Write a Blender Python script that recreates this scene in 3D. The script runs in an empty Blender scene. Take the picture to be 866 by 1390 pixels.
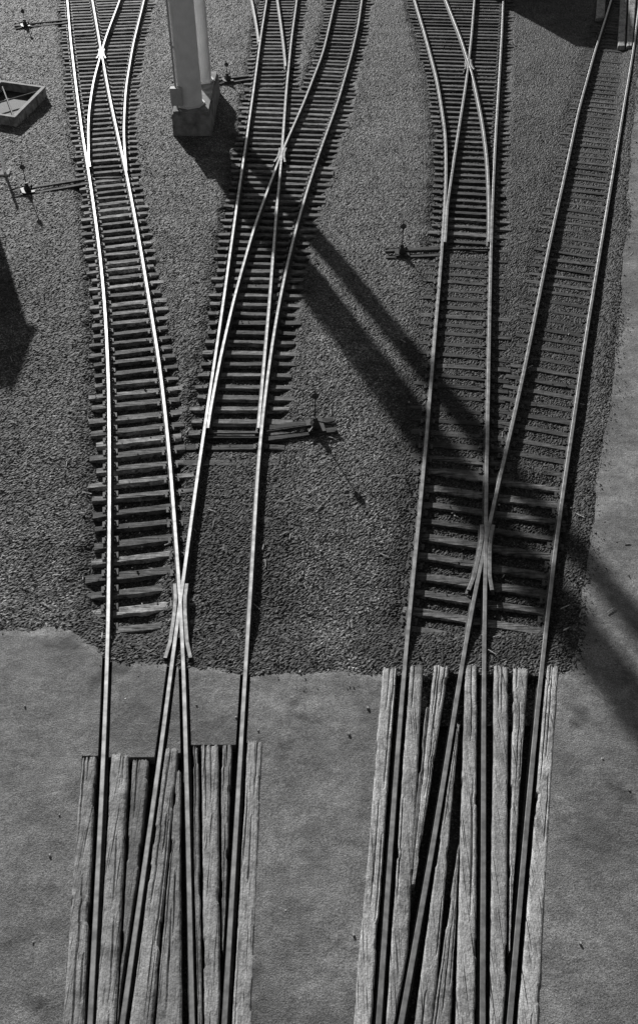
import bpy, math, random
import numpy as np
from mathutils import Vector, Matrix
random.seed(5); rng=np.random.default_rng(7)
sc=bpy.context.scene
# ------------------------------------------------------------------ camera / survey
F=1264.0; VH=-530.0; K=19.95
P=math.atan(1225/F); cP=math.cos(P); sP=math.sin(P); H=K*cP
def G(u,v,z=0.0):
    """ground survey: metres (X,Y) of a point at height z"""
    h=H-z; k=h/cP; d=F*k/(v-VH)
    return ((u-433)*k/(v-VH),(d-h*sP)/cP)
def YV(v,z=0.05): return G(433,v,z)[1]
cam=bpy.data.cameras.new("camera"); co=bpy.data.objects.new("camera",cam); sc.collection.objects.link(co)
co.location=(0,0,H); co.rotation_euler=(math.pi/2-P,0,0)
cam.sensor_fit='VERTICAL'; cam.sensor_height=36; cam.lens=F/1390*36; cam.clip_end=2000
sc.camera=co
# ------------------------------------------------------------------ light
EL=math.radians(20); hx,hy=0.371,-0.928
sun=bpy.data.lights.new("sun",'SUN'); so=bpy.data.objects.new("sun",sun); sc.collection.objects.link(so)
sun.energy=5.0; sun.angle=math.radians(0.8); sun.color=(1,0.995,0.985)
so.rotation_euler=Vector((hx*math.cos(EL),hy*math.cos(EL),-math.sin(EL))).to_track_quat('-Z','Y').to_euler()
so.location=(-20,60,30)
w=bpy.data.worlds.new("World"); sc.world=w; w.use_nodes=True
nt=w.node_tree; bg=nt.nodes['Background']; sky=nt.nodes.new('ShaderNodeTexSky'); sky.sky_type='NISHITA'
sky.sun_disc=False; sky.sun_elevation=EL; sky.sun_rotation=math.atan2(-hx,-hy)
bw=nt.nodes.new('ShaderNodeRGBToBW'); nt.links.new(sky.outputs[0],bw.inputs[0]); nt.links.new(bw.outputs[0],bg.inputs[0])
bg.inputs[1].default_value=0.05
sc.view_settings.view_transform='Standard'
try: sc.view_settings.look='None'
except: pass
# ------------------------------------------------------------------ materials
def newmat(name):
    m=bpy.data.materials.new(name); m.use_nodes=True
    return m,m.node_tree,m.node_tree.nodes['Principled BSDF']
def N(t,ty,**kw):
    n=t.nodes.new(ty)
    for k,v in kw.items(): setattr(n,k,v)
    return n
def coords(t,scale=(1,1,1)):
    g=N(t,'ShaderNodeNewGeometry'); mp=N(t,'ShaderNodeMapping'); mp.inputs['Scale'].default_value=scale
    t.links.new(g.outputs['Position'],mp.inputs[0]); return mp.outputs[0]
def noise(t,vec,scale,detail=4,rough=0.6):
    n=N(t,'ShaderNodeTexNoise'); n.inputs['Scale'].default_value=scale; n.inputs['Detail'].default_value=detail
    n.inputs['Roughness'].default_value=rough; t.links.new(vec,n.inputs['Vector']); return n.outputs[0]
def ramp(t,fac,stops):
    r=N(t,'ShaderNodeValToRGB'); e=r.color_ramp.elements
    e[0].position=stops[0][0]; e[0].color=(stops[0][1],)*3+(1,)
    e[1].position=stops[-1][0]; e[1].color=(stops[-1][1],)*3+(1,)
    for p,c in stops[1:-1]:
        x=e.new(p); x.color=(c,c,c,1)
    t.links.new(fac,r.inputs[0]); return r.outputs[0]
def mul(t,a,b,op='MULTIPLY'):
    m=N(t,'ShaderNodeMath',operation=op)
    for i,x in enumerate((a,b)):
        if isinstance(x,(int,float)): m.inputs[i].default_value=x
        else: t.links.new(x,m.inputs[i])
    return m.outputs[0]
def bump(t,b,h,strength,dist):
    n=N(t,'ShaderNodeBump'); n.inputs['Strength'].default_value=strength; n.inputs['Distance'].default_value=dist
    t.links.new(h,n.inputs['Height']); t.links.new(n.outputs[0],b.inputs['Normal'])
def attr(t,name='tone'):
    a=N(t,'ShaderNodeAttribute'); a.attribute_name=name; return a.outputs['Fac']
def gravel_mat(name,use_attr=True,lo=0.02,hi=0.56):
    m,t,b=newmat(name); c=coords(t)
    v=N(t,'ShaderNodeTexVoronoi'); v.inputs['Scale'].default_value=36; t.links.new(c,v.inputs['Vector'])
    s=N(t,'ShaderNodeSeparateColor'); t.links.new(v.outputs['Color'],s.inputs[0])
    col=ramp(t,s.outputs[0],[(0,lo),(0.5,lo+(hi-lo)*0.13),(0.85,lo+(hi-lo)*0.34),(1,hi)])
    big=ramp(t,noise(t,c,0.8,7,.75),[(0.36,0.45),(0.5,.9),(0.64,1.25)])
    big2=ramp(t,noise(t,c,0.22,3,.6),[(0.38,0.75),(0.62,1.15)])
    col=mul(t,mul(t,col,big),big2)
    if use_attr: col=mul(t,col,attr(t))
    t.links.new(col,b.inputs['Base Color']); b.inputs['Roughness'].default_value=0.75
    bump(t,b,v.outputs['Distance'],0.5,0.01)
    return m
M_gravel=gravel_mat("ballast_gravel")
M_ground=gravel_mat("ground_gravel",False,0.04,0.3)
# asphalt
M_asph,t,b=newmat("worn_asphalt"); c=coords(t)
n1=ramp(t,noise(t,c,0.5,8,0.72),[(0.36,0.14),(0.5,0.23),(0.64,0.35)])
n2=ramp(t,noise(t,c,42,3,0.8),[(0.34,0.4),(0.5,1),(0.66,1.65)])
n3=ramp(t,noise(t,coords(t,(1.1,2.2,1)),1.5,6,0.75),[(0.36,0.74),(0.5,1),(0.64,1.18)])
n4=ramp(t,noise(t,c,5.5,4,0.75),[(0.36,0.82),(0.64,1.15)])
n5=ramp(t,noise(t,c,0.9,3,0.6),[(0.30,0.45),(0.38,1)])
col=mul(t,mul(t,mul(t,mul(t,n1,n2),n3),n4),n5)
vs=N(t,'ShaderNodeTexVoronoi'); vs.inputs['Scale'].default_value=11; t.links.new(c,vs.inputs['Vector'])
sp=ramp(t,vs.outputs['Distance'],[(0.06,0.35),(0.1,0)])
s2=N(t,'ShaderNodeSeparateColor'); t.links.new(vs.outputs['Color'],s2.inputs[0])
col=mul(t,col,mul(t,sp,ramp(t,s2.outputs[0],[(.6,0),(.9,1)])),'ADD')
t.links.new(col,b.inputs['Base Color']); b.inputs['Roughness'].default_value=0.8
bump(t,b,mul(t,noise(t,c,42,3,0.8),mul(t,noise(t,c,4,5,0.7),1.8),'ADD'),1.0,0.015)
# ties
M_tie,t,b=newmat("tie_wood"); c=coords(t,(1.6,28,10)); g=noise(t,c,1.0,5,0.75)
col=mul(t,ramp(t,g,[(0.36,.09),(0.5,.2),(0.64,.38)]),ramp(t,noise(t,coords(t),5,4,0.75),[(0.35,0.45),(0.65,1.35)]))
cr=ramp(t,noise(t,coords(t,(1.2,22,8)),1.0,3,0.6),[(0.36,.25),(0.43,1)])
t.links.new(mul(t,mul(t,col,cr),attr(t)),b.inputs['Base Color']); b.inputs['Roughness'].default_value=0.8
bump(t,b,mul(t,g,mul(t,cr,1.5),'ADD'),0.9,.02)
# crossing timbers
M_plank,t,b=newmat("crossing_timber")
g=noise(t,coords(t,(80,1.4,8)),1.0,4,0.7)
st=noise(t,coords(t,(1,1,1)),2.6,5,0.75)
k1=ramp(t,noise(t,coords(t,(30,.5,5)),1.0,2,0.5),[(0.32,.06),(0.355,1)])
k2_=ramp(t,noise(t,coords(t,(60,1.8,5)),1.0,2,0.5),[(0.31,.2),(0.35,1)])
fn=ramp(t,noise(t,coords(t),40,2,.7),[(.35,.7),(.65,1.25)])
col=mul(t,mul(t,ramp(t,g,[(0.32,.24),(0.5,.40),(0.68,.55)]),fn),ramp(t,st,[(0.36,0.5),(0.5,1),(0.64,1.35)]))
kk_=mul(t,k1,k2_); col=mul(t,mul(t,col,kk_),attr(t))
t.links.new(col,b.inputs['Base Color']); b.inputs['Roughness'].default_value=0.8
bump(t,b,mul(t,mul(t,g,.5),mul(t,mul(t,kk_,1.6),noise(t,coords(t),14,4,.7),'ADD'),'ADD'),0.8,.012)
def metal(name,lo,hi,rough,met,sc_=6):
    m,t,b=newmat(name); c=coords(t)
    t.links.new(ramp(t,noise(t,c,sc_,5),[(0.35,lo),(0.65,hi)]),b.inputs['Base Color'])
    b.inputs['Roughness'].default_value=rough; b.inputs['Metallic'].default_value=met
    return m
M_rust=metal("rail_rust",0.03,0.09,0.75,0.1,20)
M_head=metal("rail_head_steel",0.28,0.56,0.45,0.85,5)
M_frog=metal("frog_steel",0.16,0.4,0.5,0.6,9)
M_iron=metal("dark_iron",0.02,0.06,0.6,0.2)
M_plate=metal("tie_plate_iron",0.05,0.14,0.7,0.3)
M_white=metal("white_paint",0.74,0.86,0.45,0,2.5)
M_conc=metal("concrete",0.12,0.32,0.85,0,3)
M_box=metal("grey_enamel",0.4,0.5,0.4,0.1)
M_crate=metal("weathered_grey_board",0.14,0.36,0.8,0,5)
M_boxcar=metal("boxcar_paint",0.1,0.16,0.6,0.1)
# ------------------------------------------------------------------ mesh helpers
def link(o,parent=None):
    sc.collection.objects.link(o)
    if parent: o.parent=parent
    return o
def empty(name,loc=(0,0,0)):
    e=bpy.data.objects.new(name,None); e.empty_display_size=0.3; sc.collection.objects.link(e); return e
def mkmesh(name,V,FQ,mats,parent=None,tone=None,mi=None,smooth=False):
    me=bpy.data.meshes.new(name); me.from_pydata([tuple(v) for v in V],[],[tuple(f) for f in FQ])
    for m in mats: me.materials.append(m)
    if mi is not None: me.polygons.foreach_set('material_index',np.array(mi,dtype=np.int32))
    if tone is not None:
        a=me.attributes.new('tone','FLOAT','POINT'); a.data.foreach_set('value',np.array(tone,dtype=np.float32))
    if smooth: me.polygons.foreach_set('use_smooth',[True]*len(me.polygons))
    me.update()
    return link(bpy.data.objects.new(name,me),parent)
def fastmesh(name,V,Fa,mat,tone):
    me=bpy.data.meshes.new(name); nf,k=Fa.shape
    me.vertices.add(len(V)); me.vertices.foreach_set('co',V.astype(np.float32).ravel())
    me.loops.add(nf*k); me.loops.foreach_set('vertex_index',Fa.astype(np.int32).ravel())
    me.polygons.add(nf); me.polygons.foreach_set('loop_start',np.arange(0,nf*k,k,dtype=np.int32))
    try: me.polygons.foreach_set('loop_total',np.full(nf,k,dtype=np.int32))
    except Exception: pass
    me.update(calc_edges=True); me.materials.append(mat)
    a=me.attributes.new('tone','FLOAT','POINT'); a.data.foreach_set('value',tone.astype(np.float32).ravel())
    me.polygons.foreach_set('use_smooth',np.zeros(nf,dtype=bool)); me.update()
    return link(bpy.data.objects.new(name,me))
class B:
    def __init__(s): s.V=[];s.F=[];s.T=[]
    def add(s,V,F,tone=1.0):
        o=len(s.V); s.V+=V; s.F+=[tuple(i+o for i in f) for f in F]; s.T+=[tone]*len(V)
    def box(s,c,size,rz=0,tone=1.0,taper=1.0):
        hx_,hy_,hz_=[q/2 for q in size]; R=Matrix.Rotation(rz,3,'Z'); V=[]
        for z in(-1,1):
            k=taper if z>0 else 1
            for x,y in((-1,-1),(1,-1),(1,1),(-1,1)):
                V.append(tuple(Vector(c)+R@Vector((x*hx_*k,y*hy_*k,z*hz_))))
        s.add(V,[(3,2,1,0),(4,5,6,7),(0,1,5,4),(1,2,6,5),(2,3,7,6),(3,0,4,7)],tone)
    def cyl(s,p0,p1,r0,r1=None,n=12,tone=1.0):
        r1=r0 if r1 is None else r1; p0=Vector(p0);p1=Vector(p1);d=(p1-p0).normalized()
        a=d.orthogonal().normalized(); b_=d.cross(a); V=[]
        for p,r in((p0,r0),(p1,r1)):
            for i in range(n):
                th=2*math.pi*i/n; V.append(tuple(p+a*r*math.cos(th)+b_*r*math.sin(th)))
        Fq=[(i,(i+1)%n,n+(i+1)%n,n+i) for i in range(n)]+[tuple(range(n-1,-1,-1)),tuple(range(n,2*n))]
        s.add(V,Fq,tone)
    def obj(s,name,mat,parent=None,smooth=False): return mkmesh(name,s.V,s.F,[mat],parent,s.T,smooth=smooth)
# ------------------------------------------------------------------ curves
YS=np.arange(-8,90,0.2); ZR=0.21
def curve(px,z=ZR,sig=1.0):
    pts=sorted([G(u,v,z)[::-1] for u,v in px]); y=np.array([p[0] for p in pts]); x=np.array([p[1] for p in pts])
    k=min(2,len(y)-1)
    s0=(x[k]-x[0])/(y[k]-y[0]); s1=(x[-1]-x[-1-k])/(y[-1]-y[-1-k])
    X=np.interp(YS,y,x); X=np.where(YS<y[0],x[0]+s0*(YS-y[0]),X); X=np.where(YS>y[-1],x[-1]+s1*(YS-y[-1]),X)
    kk=np.arange(-25,26)*0.2; g=np.exp(-kk**2/(2*sig**2)); g/=g.sum()
    Xp=np.concatenate([X[0]+(X[1]-X[0])*np.arange(-25,0),X,X[-1]+(X[-1]-X[-2])*np.arange(1,26)])
    X=np.convolve(Xp,g,'valid')
    return lambda yy,X=X: np.interp(yy,YS,X)
A_L=curve([(127,1300),(135,1150),(142,1000),(147,870),(148,800),(149,700),(149,600),(148,520),(144,430),(138,360),(130,295),(122,240),(112,180),(103,110),(96,50),(92,0)])
A_R=curve([(259,1300),(256,1150),(252,1000),(249,880),(244,800),(236,690),(229,600),(218,500),(205,420),(192,340),(181,280),(172,235),(162,190),(149,130),(138,70),(126,0)])
A2_L=curve([(121,225),(120,160),(127,110),(144,50),(163,0)])
A2_R=curve([(174,250),(172,235),(168,180),(171,120),(181,60),(196,0)])
B_L=curve([(179,1300),(200,1150),(220,1010),(236,880),(246,810),(258,720),(269,640),(278,580),(290,500),(302,420),(313,340),(325,255),(336,180),(346,110),(354,50),(362,0)])
B_R=curve([(310,1300),(319,1150),(328,1000),(335,880),(343,760),(349,650),(354,590),(362,520),(372,450),(383,390),(399,320),(416,260),(434,205),(458,140),(478,70),(487,30),(491,0)])
B1_R=curve([(350,590),(358,500),(367,400),(375,290),(383,205),(389,120),(396,50),(403,0)])
B2_L=curve([(280,590),(298,490),(319,400),(346,305),(383,205),(412,140),(439,70),(455,0)])
B3_L=curve([(353,75),(351,50),(347,25),(342,0)]); B3_R=curve([(389,110),(387,75),(382,35),(377,0)])
C_L=curve([(520,1300),(530,1150),(541,1000),(551,880),(562,770),(571,680),(580,580),(588,480),(595,400),(602,310),(606,240),(605,180),(594,110),(578,50),(563,0)])
C2_L=curve([(600,330),(611,250),(622,180),(633,110),(640,50),(644,0)])
C_R=curve([(655,1300),(656,1150),(656,1000),(657,870),(659,760),(660,640),(662,560),(664,450),(666,350),(669,260),(673,180),(678,100),(681,50),(683,0)])
C2_R=curve([(664,335),(664,270),(661,210),(654,160),(641,100),(625,50),(605,0)])
D_L=curve([(560,1300),(580,1190),(600,1075),(616,970),(632,870),(647,790),(660,730),(675,660),(692,590),(712,500),(730,410),(748,320),(766,240),(785,150),(807,70),(829,0)])
D_R=curve([(699,1300),(708,1190),(718,1080),(728,970),(738,880),(747,800),(757,715),(768,640),(780,560),(793,470),(806,390),(821,300),(836,210),(849,130),(859,70),(868,0)])
def minsep(f,stock,side,gap=0.08):
    return (lambda y: np.maximum(f(y),stock(y)+gap)) if side>0 else (lambda y: np.minimum(f(y),stock(y)-gap))
A2_L=minsep(A2_L,A_L,1); B2_L=minsep(B2_L,B_L,1); B1_R=minsep(B1_R,B_R,-1)
C2_L=minsep(C2_L,C_L,1); C2_R=minsep(C2_R,C_R,-1)
PROF=[(-.07,0),(.07,0),(.07,.012),(.014,.032),(.011,.112),(.039,.124),(.039,.152),(.031,.162),(-.031,.162),(-.039,.152),(-.039,.124),(-.011,.112),(-.014,.032),(-.07,.012)]
zc=[0]
def rail(name,f,y0,y1,parent,z0=0.05,head=None):
    zc[0]=(zc[0]+1)%5; z0=z0+zc[0]*0.0015
    n=max(4,int((y1-y0)/0.3)); ys=np.linspace(y0,y1,n); xs=f(ys); V=[];Fq=[];mi=[]
    dx=np.gradient(xs,ys)
    for x,y,m in zip(xs,ys,dx):
        L=math.hypot(1,m)
        for px,pz in PROF: V.append((x+px/L,y-px*m/L,z0+pz))
    k=len(PROF)
    for j in range(n-1):
        for i in range(k):
            a=j*k+i; b_=j*k+(i+1)%k; Fq.append((a,b_,b_+k,a+k)); mi.append(1 if i in(6,7,8) else 0)
    Fq.append(tuple(range(k-1,-1,-1))); mi.append(0); Fq.append(tuple(range((n-1)*k,n*k))); mi.append(0)
    return mkmesh(name,V,Fq,[M_rust,head or M_head],parent,mi=mi)
YB=-6; YT=85
TA=empty("railway_track"); TB=empty("railway_track.001"); TC=empty("railway_track.002"); TD=empty("railway_track.003")
rail("rail_left",A_L,YB,YT,TA); rail("rail_right",A_R,YB,YT,TA)
rail("switch_rail_left",A2_L,YV(232),YT,TA); rail("branch_rail_right",A2_R,YV(238),YT,TA)
rail("rail_left",B_L,YB,YT,TB); rail("rail_right",B_R,YB,YT,TB)
rail("switch_rail_right",B1_R,YV(588),YT,TB); rail("switch_rail_left",B2_L,YV(588),YT,TB)
rail("branch_rail_left",B3_L,YV(62),YT,TB); rail("branch_rail_right",B3_R,YV(95),YT,TB)
rail("rail_left",C_L,YB,YT,TC); rail("rail_right",C_R,YB,YT,TC)
rail("switch_rail_left",C2_L,YV(335),YT,TC); rail("switch_rail_right",C2_R,YV(335),YT,TC)
rail("rail_left",D_L,YB,YT,TD); rail("rail_right",D_R,YB,YT,TD)
b=B()
for f in(A_L,A_R,B_L,B_R,C_L,C_R,D_L,D_R):
    y=6+random.uniform(0,8)
    while y<55:
        x=float(f(y)); m=float(f(y+.5)-f(y-.5))
        for s in(-1,1): b.box((x+s*.03,y,.125),(.03,.7,.07),-math.atan(m))
        y+=11.9
b.obj("joint_bars",M_rust,TB)
def wings(fl,fr,vc,par,La=1.35,Lb=.5):
    ys=np.linspace(YV(vc+200),YV(vc-150),200); yc=ys[np.argmin(abs(fl(ys)-fr(ys)))]
    def wl(y):
        t=(y-yc); return np.minimum(fl(y),fr(y))-0.085-np.clip(-t-La+.4,0,1)*0.14
    def wr(y):
        t=(y-yc); return np.maximum(fl(y),fr(y))+0.085+np.clip(-t-La+.4,0,1)*0.14
    rail("frog_wing_left",wl,yc-La,yc+Lb,par,0.052,M_frog); rail("frog_wing_right",wr,yc-La,yc+Lb,par,0.055,M_frog)
    b=B(); m=float((fl(yc+1)+fr(yc+1)-fl(yc-1)-fr(yc-1))/4)
    x=float(fl(yc)); b.box((x,yc-0.1,0.115),(0.16,1.5,0.14),-math.atan(m)); b.obj("frog_casting",M_plate,par)
wings(B_L,A_R,820,TA); wings(D_L,C_R,735,TC)
wings(B2_L,B1_R,205,TB,.8,.4); wings(A2_L,A_R,70,TA,.8,.4); wings(C2_L,C2_R,130,TC,.8,.4)
# ------------------------------------------------------------------ ties
corr=[]
def ties(name,xl,xr,v0,v1,par,ol=0.47,orr=0.47,zt=0.05,sp=0.47,tone=1.0,h=None,gt=1.0,rails=(),cw=.55):
    y0,y1=YV(v1),YV(v0); b=B(); pl=B(); y=y0
    corr.append((xl,xr,y0,y1,ol*cw,orr*cw,h,gt))
    while y<y1:
        l=float(xl(y)); r=float(xr(y)); m=float((xl(y+.5)+xr(y+.5)-xl(y-.5)-xr(y-.5))/2); L=math.hypot(1,m)
        cx=(l+r)/2; hw=(r-l)/2/L
        a=-(hw+ol+random.uniform(-.15,.06)); c=hw+orr+random.uniform(-.06,.15)
        ang=-math.atan(m)+random.uniform(-.022,.022); ca,sa=math.cos(ang),math.sin(ang)
        wd=random.uniform(.17,.23); z=zt+random.uniform(-.018,.003); n=9; V=[];Fq=[]
        tl=random.uniform(-.03,.03); endd=random.uniform(0,.02)
        for i in range(n+1):
            s=a+(c-a)*i/n
            e1=random.uniform(-.012,.012); e2=random.uniform(-.012,.012); dz=-(endd if i in(0,n) else 0)
            for q,zz in((-wd/2+e1,z-.16),(-wd/2+e1,z-.018),(-wd/2+.018+e1,z+random.uniform(-.004,0)),(wd/2-.018+e2,z+random.uniform(-.004,0)),(wd/2+e2,z-.018),(wd/2+e2,z-.16)):
                V.append((cx+s*ca-q*sa,y+s*sa+q*ca,zz+tl*s*.3+dz))
        for i in range(n):
            for k in range(5):
                p=i*6+k; Fq.append((p,p+6,p+7,p+1))
        Fq.append((0,1,2,3,4,5)); Fq.append(tuple(n*6+k for k in(5,4,3,2,1,0)))
        b.add(V,Fq,tone*random.choice([.35,.55,.75,.85,1,1.15,1.35]))
        for f in rails:
            xx=float(f(y))
            pl.box((xx,y,zt+.004),(.34,.17,.014),ang)
            for sx in(-.1,.1):
                for sy in(-.05,.05): pl.box((xx+sx,y+sy,zt+.03),(.03,.03,.04),ang)
        y+=sp*random.uniform(.9,1.1)
    b.obj(name,M_tie,par)
    if rails: pl.obj("tie_plates",M_plate,par)
ties("ties",A_L,A_R,243,905,TA,h=-.07,gt=.5,rails=(A_L,A_R),orr=.36,tone=1.45)
ties("switch_ties",A_L,A2_R,-60,240,TA,h=-.045,gt=.55,rails=(A_L,A_R,A2_R),tone=1.2)
ties("buried_ties",B_L,B_R,612,705,TB,zt=.04,h=.033,gt=.45,tone=.6)
ties("switch_ties",B_L,B_R,122,606,TB,h=-.055,gt=.42,rails=(B_L,B_R),orr=.6,tone=1.0)
ties("branch_ties",B_L,B1_R,-60,119,TB,h=-.035,gt=.5,zt=.044,rails=(B_L,B1_R),tone=.9)
ties("branch_ties",B2_L,B_R,-60,119,TB,h=-.035,gt=.5,rails=(B2_L,B_R),tone=.9)
ties("switch_ties",C_L,C_R,-60,338,TC,h=-.022,gt=.4,rails=(C_L,C_R),tone=.75)
ties("ties",C_L,C_R,343,640,TC,h=.024,gt=.3,rails=(C_L,C_R),tone=.42)
ties("frog_ties",C_L,D_R,644,868,TC,h=-.015,gt=.3,rails=(C_L,D_R),ol=.1,orr=.2,sp=.5,tone=.8,cw=1)
ties("ties",D_L,D_R,-60,636,TD,h=.016,gt=.34,zt=.043,rails=(D_L,D_R),tone=.5)
corr.append((B_L,B_R,YV(900),YV(705),.3,.3,.04,.42)); corr.append((C_L,D_R,YV(905),YV(868),.3,.3,.07,.36))
# ------------------------------------------------------------------ asphalt edges
def edgefn(px,z=.17):
    p=[G(u,v,z) for u,v in px]; x=[q[0] for q in p]; y=[q[1] for q in p]
    return lambda X: np.interp(X,x,y)
yedge0=edgefn([(-900,835),(-100,845),(0,850),(60,852),(100,858),(130,872),(150,890),(215,899),(330,905),(520,908),(760,906),(1500,906)])
def wob(x,k=1.0): return k*(.03*np.sin(x*2.3+1)+.02*np.sin(x*5.9)+.012*np.sin(x*13.1+2)+.008*np.sin(x*31))
yedge=lambda x: yedge0(x)+wob(x)
pe0=curve([(772,905),(784,890),(790,840),(792,790),(802,720),(812,640),(826,560),(836,480),(843,390),(850,300),(856,200),(864,110),(873,0)],.17,.5)
pedge=lambda y: pe0(y)+wob(y*.6,.9)
def lf(x,y): return .012*np.sin(x*1.1+y*.6)+.01*np.sin(x*.47-y*1.3+2)+.006*np.sin(x*3.1+y*2.7)
def sstep(t): t=np.clip(t,0,1); return t*t*(3-2*t)
# ------------------------------------------------------------------ ballast heightfield
xs=np.arange(-18,18,.031); ys=[9.3]
while ys[-1]<58: ys.append(ys[-1]+.025+.0011*(ys[-1]-9))
ys=np.array(ys); X,Y=np.meshgrid(xs,ys); ny,nx=X.shape
def field(X,Y):
    h=.036+lf(X,Y)+.02*np.sin(X*.8+1)*np.sin(Y*.35); tn=np.ones_like(X)
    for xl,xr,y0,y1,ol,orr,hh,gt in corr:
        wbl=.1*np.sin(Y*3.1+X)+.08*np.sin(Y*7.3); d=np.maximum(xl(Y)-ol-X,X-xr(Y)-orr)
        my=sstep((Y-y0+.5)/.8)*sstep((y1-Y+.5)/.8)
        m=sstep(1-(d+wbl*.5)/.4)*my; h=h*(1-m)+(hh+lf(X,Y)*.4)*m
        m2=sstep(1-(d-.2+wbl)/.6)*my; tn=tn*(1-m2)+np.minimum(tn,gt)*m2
    ye=yedge(X); r=sstep(1-(Y-ye)/1.3)*(Y>=ye-.15); h=h*(1-r)+.165*r
    h=np.where(Y<ye-.15,-.03,h)
    pe=pedge(Y); up=Y>YV(912)
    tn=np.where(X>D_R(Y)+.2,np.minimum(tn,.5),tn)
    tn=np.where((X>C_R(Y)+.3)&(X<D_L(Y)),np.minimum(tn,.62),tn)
    r=sstep(1-(pe-X)/.9)*(X<=pe+.12)*up; h=h*(1-r)+.172*r
    h=np.where((X>pe+.12)&up,-.03,h)
    return h,tn
hh,tn=field(X,Y)
def cell(sz):
    a=rng.random((ny//sz+2,nx//sz+2)); return np.kron(a,np.ones((sz,sz)))[:ny,:nx]
hh=hh+(rng.random((ny,nx))-.5)*.026+(cell(2)-.5)*.006
tn=tn*(.75+.5*rng.random((ny,nx)))
gx,gy=G(5,410); tn*=1-.5*np.exp(-((X-gx)**2/1.0+(Y-gy)**2/8))  # left-edge shade painted into the ballast tone
gx,gy=G(-5,620); tn*=1-.4*np.exp(-((X-gx)**2/.5+(Y-gy)**2/14))  # narrower run of the same shade, nearer the camera, also painted in
X2=X+(rng.random(X.shape)-.5)*.018; Y2=Y+(rng.random(X.shape)-.5)*.018
V=np.stack([X2,Y2,hh],-1).reshape(-1,3)
idx=np.arange(ny*nx).reshape(ny,nx)
Fa=np.stack([idx[:-1,:-1],idx[:-1,1:],idx[1:,1:],idx[1:,:-1]],-1).reshape(-1,4)
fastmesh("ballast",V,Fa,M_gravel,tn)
# ------------------------------------------------------------------ loose stones
n=46000
sx=rng.uniform(-17,17,n); sy=9.5+(rng.random(n)**1.25)*45
k2=3500
sy2=rng.uniform(10.6,45,k2); sx2=pedge(sy2)+rng.normal(0,.22,k2); sx=np.concatenate([sx,sx2]); sy=np.concatenate([sy,sy2]); n=len(sx)
fh,ft=field(sx,sy); inas=(fh<-.02)&((sy<yedge(sx)-.1)|(sx>pedge(sy)+.1)); keep=~inas
# a share of the stones lies on top of the ties
ont=(rng.random(n)<.16)&keep; fh=np.where(ont&(fh<.04),.045,fh)
ye=yedge(sx); pe=pedge(sy)
spill=inas&(((ye-sy>0)&(ye-sy<rng.exponential(.18,n))&(sx<pe))|((sx-pe>0)&(sx-pe<rng.exponential(.22,n))&(sy>10.6)))
keep|=spill; fh=np.where(spill,.184,fh)
sx,sy,fh,ft=sx[keep],sy[keep],fh[keep],ft[keep]; n=len(sx); spill=spill[keep]
# only keep raised stones that really sit on a tie: settle the others
fh=np.where((fh==.045),np.where(rng.random(n)<.6,.045,.01),fh)
base=np.array([(1,0,0),(-1,0,0),(0,1,0),(0,-1,0),(0,0,1),(0,0,-1)],float)
r=rng.uniform(.011,.026,n)*np.where(rng.random(n)<.02,1.6,1)*np.where(spill,.75,1)
vs_=base[None]*(1+.35*rng.uniform(-1,1,(n,6,1)))+rng.uniform(-.25,.25,(n,6,3)); vs_*=r[:,None,None]; vs_[:,:,2]*=.75
th=rng.uniform(0,6.28,n); c_,s_=np.cos(th)[:,None],np.sin(th)[:,None]
VX=vs_[:,:,0]*c_-vs_[:,:,1]*s_+sx[:,None]; VY=vs_[:,:,0]*s_+vs_[:,:,1]*c_+sy[:,None]; VZ=vs_[:,:,2]+fh[:,None]+r[:,None]*.35
V=np.stack([VX,VY,VZ],-1).reshape(-1,3)
tri=np.array([(0,2,4),(2,1,4),(1,3,4),(3,0,4),(2,0,5),(1,2,5),(3,1,5),(0,3,5)])
Fa=(tri[None]+6*np.arange(n)[:,None,None]).reshape(-1,3)
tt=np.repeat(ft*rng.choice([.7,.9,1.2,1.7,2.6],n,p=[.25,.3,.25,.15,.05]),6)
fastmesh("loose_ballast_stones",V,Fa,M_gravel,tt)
# ------------------------------------------------------------------ ground
mkmesh("ground",[(-400,-200,-.16),(400,-200,-.16),(400,600,-.16),(-400,600,-.16)],[(0,1,2,3)],[M_ground])
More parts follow.
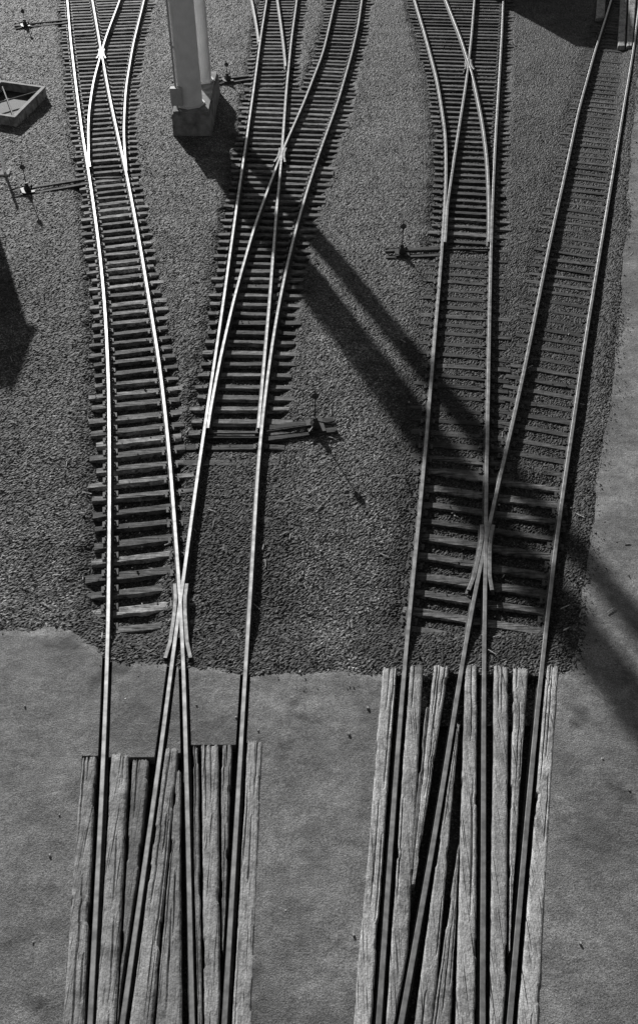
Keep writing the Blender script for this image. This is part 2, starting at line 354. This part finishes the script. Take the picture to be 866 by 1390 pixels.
# ------------------------------------------------------------------ asphalt
AS=empty("asphalt_pavement")
def za(x,y): return .183+.008*np.sin(x*.9+y*.5)+.006*np.sin(x*2.1-y*1.7)+.003*np.sin(x*5.3+y*4.1)-.03*sstep(1-(yedge(x)-y)/.25)*(y<yedge(x)+.1)*(x<pedge(y))
def strip(name,xl,xr,yb,yt,dx=.1,dy=.12):
    ym=(yb+float(np.mean(yt(np.array([xl(yb+2),xr(yb+2)])))))/2
    wdt=float(abs(xr(ym)-xl(ym))); nxx=max(4,int(wdt/dx)); S=np.linspace(0,1,nxx)
    hgt=float(yt(np.array([xl(ym)]))[0]-yb); nyy=max(4,int(hgt/dy)); T=np.linspace(0,1,nyy)
    P_=np.zeros((nyy,nxx,3))
    for i,s in enumerate(S):
        x0=xl(ym)*(1-s)+xr(ym)*s; y1=float(yt(np.array([x0]))[0])
        for _ in range(3):
            x0=float(xl(y1)*(1-s)+xr(y1)*s); y1=float(yt(np.array([x0]))[0])
        yy=yb+(y1-yb)*T; xx=xl(yy)*(1-s)+xr(yy)*s
        P_[:,i,0]=xx;P_[:,i,1]=yy;P_[:,i,2]=za(xx,yy)
    V=P_.reshape(-1,3).tolist(); Fq=[]
    I=np.arange(nyy*nxx).reshape(nyy,nxx)
    for j in range(nyy-1):
        for i in range(nxx-1): Fq.append((int(I[j,i]),int(I[j,i+1]),int(I[j+1,i+1]),int(I[j+1,i])))
    loop=list(I[0,:])+list(I[1:,-1])+list(I[-1,-2::-1])+list(I[-2:0:-1,0]); o=len(V)
    for k in loop: q=V[k]; V.append([q[0],q[1],-.05])
    L=len(loop)
    for k in range(L): k2=(k+1)%L; Fq.append((int(loop[k2]),int(loop[k]),o+k,o+k2))
    mkmesh(name,V,Fq,[M_asph],AS)
def ln(p,q,z=.19):
    (x0,y0),(x1,y1)=G(*p,z),G(*q,z); m=(x1-x0)/(y1-y0); return lambda y:x0+m*(np.asarray(y)-y0)
cst=lambda v:(lambda y:v+0*np.asarray(y,float))
off=lambda f,d:(lambda y:f(y)+d)
g=.095
P1l=ln((110,1030),(90,1300)); P9r=ln((357,1010),(346,1300)); Q1l=ln((519,907),(485,1300)); Q9r=ln((758,907),(736,1300))
yp=YV(1026,.19); yp2=YV(1010,.19); yq=YV(908,.19)
strip("apron_west_lower",cst(-30),off(P1l,.02),-6,lambda x:yp+0*x,.2)
strip("apron_west_upper",cst(-30),off(A_L,-g),yp,yedge,.08)
strip("infill_1",off(A_L,g),off(B_L,-g),yp-.02,yedge,.05,.06)
strip("infill_2",off(B_L,g),off(A_R,-g),yp+.06,yedge,.04,.06)
strip("infill_3",off(A_R,g),off(B_R,-g),yp2-.01,yedge,.05,.06)
strip("apron_middle_lower",off(P9r,-.02),off(Q1l,.02),-6,lambda x:yp2+.03+0*x,.12)
strip("apron_middle_upper",off(B_R,g),off(Q1l,.02),yp2+.03,yedge,.06,.08)
strip("apron_east_lower",off(Q9r,-.02),cst(30),-6,lambda x:yq+0*x,.15)
strip("path_east",pedge,cst(30),yq,lambda x:75+0*x,.15,.15)
# ------------------------------------------------------------------ timber crossings
RL=[A_L,B_L,A_R,B_R,C_L,D_L,C_R,D_R]
def plank(name,tl,tr,bl,br,par,tone=1.0):
    zt=.208+random.uniform(-.012,.008); a,bq,c,d=G(*tl,zt),G(*tr,zt),G(*bl,zt),G(*br,zt)
    fl=lambda y:a[0]+(c[0]-a[0])*(y-a[1])/(c[1]-a[1]); fr=lambda y:bq[0]+(d[0]-bq[0])*(y-bq[1])/(d[1]-bq[1])
    ytop=(a[1]+bq[1])/2+random.uniform(-.05,.05); ybot=(c[1]+d[1])/2
    if bl[1]>=1299: ybot=1.0+random.uniform(-.2,.2)
    n=max(6,int((ytop-ybot)/.05)); m=13; V=[];Fq=[];ph=random.uniform(0,9)
    jt=[random.uniform(-.035,.025) for _ in range(m)]; skew=random.uniform(-.05,.05)
    cks=[(random.randint(2,m-3),random.uniform(ybot,ytop),random.uniform(.3,1.1)) for _ in range(4)]+[(random.randint(3,m-4),ytop,random.uniform(.4,1.2))]
    nl=nr=0; chip=[(random.choice([0,1]),random.uniform(ybot,ytop),random.uniform(.06,.22)) for _ in range(4)]
    tilt=random.uniform(-.008,.008)
    for j in range(n+1):
        y=ybot+(ytop-ybot)*j/n; l=float(fl(y)); r_=float(fr(y)); mid=(l+r_)/2
        l+=.008; r_-=.008
        for f in RL:
            q=float(f(y))
            if q<mid: l=max(l,q+.085)
            else: r_=min(r_,q-.085)
        if r_-l<.015: r_=l+.015
        nl=nl*.8+random.uniform(-.003,.003); nr=nr*.8+random.uniform(-.003,.003)
        l+=.003*math.sin(y*1.3+ph)+nl; r_+=.003*math.sin(y*1.1+ph*2)+nr
        for sd,cy,cl in chip:
            if abs(y-cy)<cl:
                if sd: r_-=min(.018,(r_-l)*.2)
                else: l+=min(.018,(r_-l)*.2)
        for i in range(m):
            s=i/(m-1); e=min(i,m-1-i)
            z=zt+tilt*(s-.5)*2+.005*math.sin(y*1.1+ph)+random.uniform(-.0015,.0015)-(.03 if e==0 else .006 if e==1 else 0)
            for ci,cy,cl in cks:
                if ci==i and abs(y-cy)<cl: z-=.045*(1-abs(y-cy)/cl)**.5
            te=ytop-y
            if te<.15: z-=.01*(1-te/.15)
            V.append((l+(r_-l)*s,y+((jt[i]+skew*(s-.5)) if j==n else 0),z))
    I=lambda j,i:j*m+i
    for j in range(n):
        for i in range(m-1): Fq.append((I(j,i),I(j,i+1),I(j+1,i+1),I(j+1,i)))
    loop=[I(0,i) for i in range(m)]+[I(j,m-1) for j in range(1,n+1)]+[I(n,i) for i in range(m-2,-1,-1)]+[I(j,0) for j in range(n-1,0,-1)]
    o=len(V)
    for k in loop: V.append((V[k][0],V[k][1],-.02))
    for k in range(len(loop)): k2=(k+1)%len(loop); Fq.append((loop[k2],loop[k],o+k,o+k2))
    mkmesh(name,V,Fq,[M_plank],par,[tone]*len(V))
X1=empty("timber_level_crossing"); X2_=empty("timber_level_crossing.001")
for i,(q,tone) in enumerate([(((110,1024),(132,1024),(90,1300),(119,1300)),.85),(((151,1026),(175,1026),(135,1300),(162,1300)),.95),(((180,1030),(204,1030),(164,1300),(177,1300)),.5),
    (((224,1014),(243,1014),(187,1300),(216,1300)),.9),(((240,1044),(246,1044),(218,1300),(247,1300)),.7),
    (((262,1012),(270,1012),(264,1300),(274,1300)),.6),(((273,1009),(297,1009),(276,1300),(299,1300)),.95),(((300,1008),(316,1008),(301,1290),(305,1290)),.7),(((336,1004),(357,1004),(320,1300),(346,1300)),1.05)]):
    plank(f"timber_{i+1}",*q,X1,tone)
for i,(q,tone) in enumerate([(((519,905),(539,905),(485,1300),(511,1300)),1.2),(((556,905),(575,905),(529,1300),(554,1300)),1.0),(((588,905),(610,905),(558,1200),(564,1200)),1.1),
    (((577,960),(584,960),(556,1180),(562,1180)),.6),
    (((631,905),(648,905),(620,1300),(647,1300)),1.05),(((616,985),(624,985),(574,1300),(596,1300)),.85),(((621,1150),(624,1150),(599,1300),(617,1300)),.75),
    (((670,905),(690,905),(665,1300),(688,1300)),.85),(((696,905),(718,905),(690,1290),(692,1290)),1.05),(((741,905),(758,905),(709,1300),(736,1300)),1.2)]):
    plank(f"timber_{i+1}",*q,X2_,tone)
X3=empty("timber_level_crossing.002")
for i,q in enumerate([((816,-60),(826,-60),(808,24),(820,24)),((845,-60),(853,-60),(838,62),(848,62)),((856,-60),(868,-60),(850,62),(858,62)),((880,-60),(892,-60),(874,30),(886,30))]):
    plank(f"timber_{i+1}",*q,X3,1.0)
# ------------------------------------------------------------------ bridge pier
BP=empty("bridge_pier")
b=B(); b.box((-4.78,37.4,.4),(1.45,4.4,.82),0,taper=.97); b.box((-4.78,37.4,.85),(1.3,4.2,.09),0); b.obj("concrete_footing",M_conc,BP)
for nm,x,y,r0,r1 in(("column_front",-4.9,36.1,.50,.46),("column_back",-4.6,38.5,.34,.31)):
    b=B(); b.cyl((x,y,.89),(x,y,.95),r0+.1,r0+.1,8); b.cyl((x,y,.95),(x,y,17),r0,r1,32)
    for z in(4.6,8.2,11.8): b.cyl((x,y,z),(x,y,z+.06),r0+.012,r0+.012,32)
    b.obj(nm,M_white,BP)
b=B(); b.box((-4.72,37.3,17.4),(1.3,4.2,.8)); b.obj("cap_beam",M_white,BP)
b=B(); b.box((-5.28,35.58,1.35),(.42,.24,.62),0); b.box((-5.28,35.45,1.35),(.36,.02,.54),0); b.obj("junction_box",M_box,BP)
b=B(); b.cyl((-5.3,35.66,1.6),(-5.3,35.72,17),.035,.035,8); b.cyl((-5.28,35.58,.0),(-5.28,35.58,1.1),.04,.04,8)
for z in range(3,17,2): b.box((-5.25,35.8,z),(.14,.16,.05))
b.obj("conduit",M_box,BP)
# ------------------------------------------------------------------ switch stands
def stand(u,v,utrack,vtrack,hgt=1.0):
    x,y=G(u,v,.1); xt,yt=G(utrack,vtrack,.1)
    e=empty("railroad_switch_stand"); ang=math.atan2(yt-y,xt-x); L=math.hypot(xt-x,yt-y)
    d=Vector((math.cos(ang),math.sin(ang),0)); n_=Vector((-d.y,d.x,0)); c=Vector((x,y,0))
    b=B()
    for s in(-.2,.2):
        q=c+d*(L/2-.25)+n_*s; b.box((q.x,q.y,.02),(L+.5,.17,.12),ang,.28)
    b.obj("head_blocks",M_tie,e)
    b=B(); b.box((x,y,.1),(.42,.5,.03),ang); b.box((x,y,.19),(.22,.26,.16),ang,taper=.6); b.cyl((x,y,.25),(x,y,.36),.07,.05)
    for s in(-1,1):
        q=c+n_*s*.16; b.cyl((q.x,q.y,.12),(x,y,.3),.025,.02,8)
    b.obj("stand_body",M_iron,e)
    b=B(); b.cyl((x,y,.3),(x,y,hgt),.015,.015,8); b.obj("mast",M_iron,e)
    b=B(); b.cyl((x,y-.01,hgt),(x,y+.01,hgt),.09,.09,16); b.box((x,y,hgt+.13),(.03,.02,.14)); b.obj("target",M_plate,e)
    b=B(); p1=c+d*L; b.cyl((x+d.x*.1,y+d.y*.1,.13),(p1.x,p1.y,.11),.02,.02,8)
    p2=c-d*.4+n_*.1; b.cyl((x,y,.25),(p2.x,p2.y,.17),.018,.014,8); b.cyl((p2.x,p2.y,.17),(p2.x-d.x*.1,p2.y-d.y*.1,.16),.03,.03,8)
    p3=c+d*.2+n_*.26; b.cyl((x,y,.16),(p3.x,p3.y,.14),.025,.025,8)
    b.obj("throw_rod_and_lever",M_iron,e)
stand(428,578,352,588); stand(545,342,598,340,.95); stand(38,258,118,244,.9); stand(35,34,98,27,.7); stand(309,108,338,104,.7)
b=B()
for v,l,r_ in((588,B_L,B_R),(594,B_L,B_R),(238,A_L,A_R),(338,C_L,C_R)):
    y=YV(v,.1); b.cyl((float(l(y)),y,.085),(float(r_(y)),y,.085),.025,.025,8)
b.obj("switch_rods",M_iron,TB)
# ------------------------------------------------------------------ marker post
x,y=G(8,238,0); e=empty("marker_post")
b=B(); b.box((x,y,.55),(.09,.06,1.1),.1,taper=.85); b.obj("post",M_white,e)
b=B(); b.box((x-.02,y-.04,.06),(.4,.3,.12),.1); b.obj("foot",M_conc,e)
# ------------------------------------------------------------------ open pit frame
e=empty("open_pit_frame")
cs=[Vector((*G(u,v,.35),0)) for u,v in((-45,150),(20,160),(60,120),(2,112))]
b=B()
for i in range(4):
    p,q=cs[i],cs[(i+1)%4]; m=(p+q)/2; a=math.atan2(q.y-p.y,q.x-p.x); L=(q-p).length
    b.box((m.x,m.y,.19),(L+(.1 if i%2 else -.1),.1,.36),a); b.box((m.x,m.y,.39),(L+.14,.14,.04+.002*i),a)
    k=5
    for j in range(k):
        w_=p+(q-p)*((j+.5)/k); nrm=Vector((math.sin(a),-math.cos(a),0))*.07; b.box((w_.x+nrm.x,w_.y+nrm.y,.18),(.07,.05,.34),a)
b.obj("side_boards",M_crate,e)
b=B(); b.add([(c.x,c.y,.075) for c in cs],[(0,1,2,3)],.2); b.obj("pit_floor",M_gravel,e)
b=B()
for p,q in((cs[0],cs[2]),(cs[1],cs[3])): b.cyl((p.x,p.y,.3),(q.x,q.y,.3),.03,.03,8)
b.obj("cross_bars",M_plate,e)
# ------------------------------------------------------------------ unseen cabin, added to throw shade on the left edge
e=empty("shadow_caster_cabin"); b=B(); b.box((-12.35,29.2,1.7),(2.0,2.4,3.2)); b.obj("walls",M_box,e)
b=B(); b.box((-12.35,29.2,3.36),(2.3,2.7,.12)); b.box((-12.35,29.2,.06),(2.2,2.6,.16)); b.obj("roof_and_base",M_conc,e)
b=B(); b.box((-12.35,27.98,1.3),(.9,.05,2.0)); b.box((-11.33,29.2,2.0),(.05,.5,.4)); b.box((-12.05,27.94,1.3),(.05,.05,.12)); b.obj("door_and_vent",M_iron,e)
# ------------------------------------------------------------------ unseen freight car, added to cast the shadow at top right
y0=55.0; e=empty("shadow_caster_boxcar"); cx=lambda y:float((C2_L(y)+C_R(y))/2); ym=y0+7.5; ang=-math.atan((cx(y0+15)-cx(y0))/15)
b=B(); b.box((cx(ym),ym,2.5),(2.9,15,3.0),ang)
for k in range(13):
    yy=y0+1+k*1.08
    for s in(-1,1): b.box((cx(yy)+s*1.47*math.cos(ang),yy+s*1.47*math.sin(ang),2.5),(.08,.08,2.9),ang)
b.obj("body",M_boxcar,e)
b=B(); b.box((cx(ym),ym,4.08),(3.0,15.1,.14),ang,taper=.9); b.obj("roof",M_box,e)
b=B()
for k in(1.4,3.2,11.8,13.6):
    yy=y0+k
    for s in(-.72,.72): b.cyl((cx(yy)+s-.06,yy,.66),(cx(yy)+s+.06,yy,.66),.44,.44,20)
b.box((cx(ym),ym,.92),(2.2,14,.14),ang); b.obj("wheels_and_underframe",M_iron,e)
# ------------------------------------------------------------------ litter
b=B()
for _ in range(280):
    u=random.uniform(0,866); v=random.uniform(20,900); x,y=G(u,v,0)
    f1,_f=field(np.array([x]),np.array([y])); z=float(f1[0])
    if x>float(pedge(y)) or y<float(yedge(np.array([x]))[0]): z=.17
    L=random.uniform(.05,.25); a=random.uniform(0,3.14)
    b.box((x,y,z+.025),(L,random.uniform(.012,.025),.012),a,random.uniform(.5,1.6))
for _ in range(90):
    u=random.uniform(0,866); v=random.uniform(20,1300); x,y=G(u,v,0)
    if y<YV(1000) and (85<u<365 or 480<u<765): continue
    f1,_f=field(np.array([x]),np.array([y])); z=float(f1[0])
    z=.182 if (x>float(pedge(y)) or y<float(yedge(np.array([x]))[0])) else z+.02
    r_=random.uniform(.02,.05); b.box((x,y,z+.01),(r_,r_*.8,r_*.6),random.uniform(0,3),random.uniform(1.2,2.2),taper=.7)
b.obj("scattered_litter",M_plank)
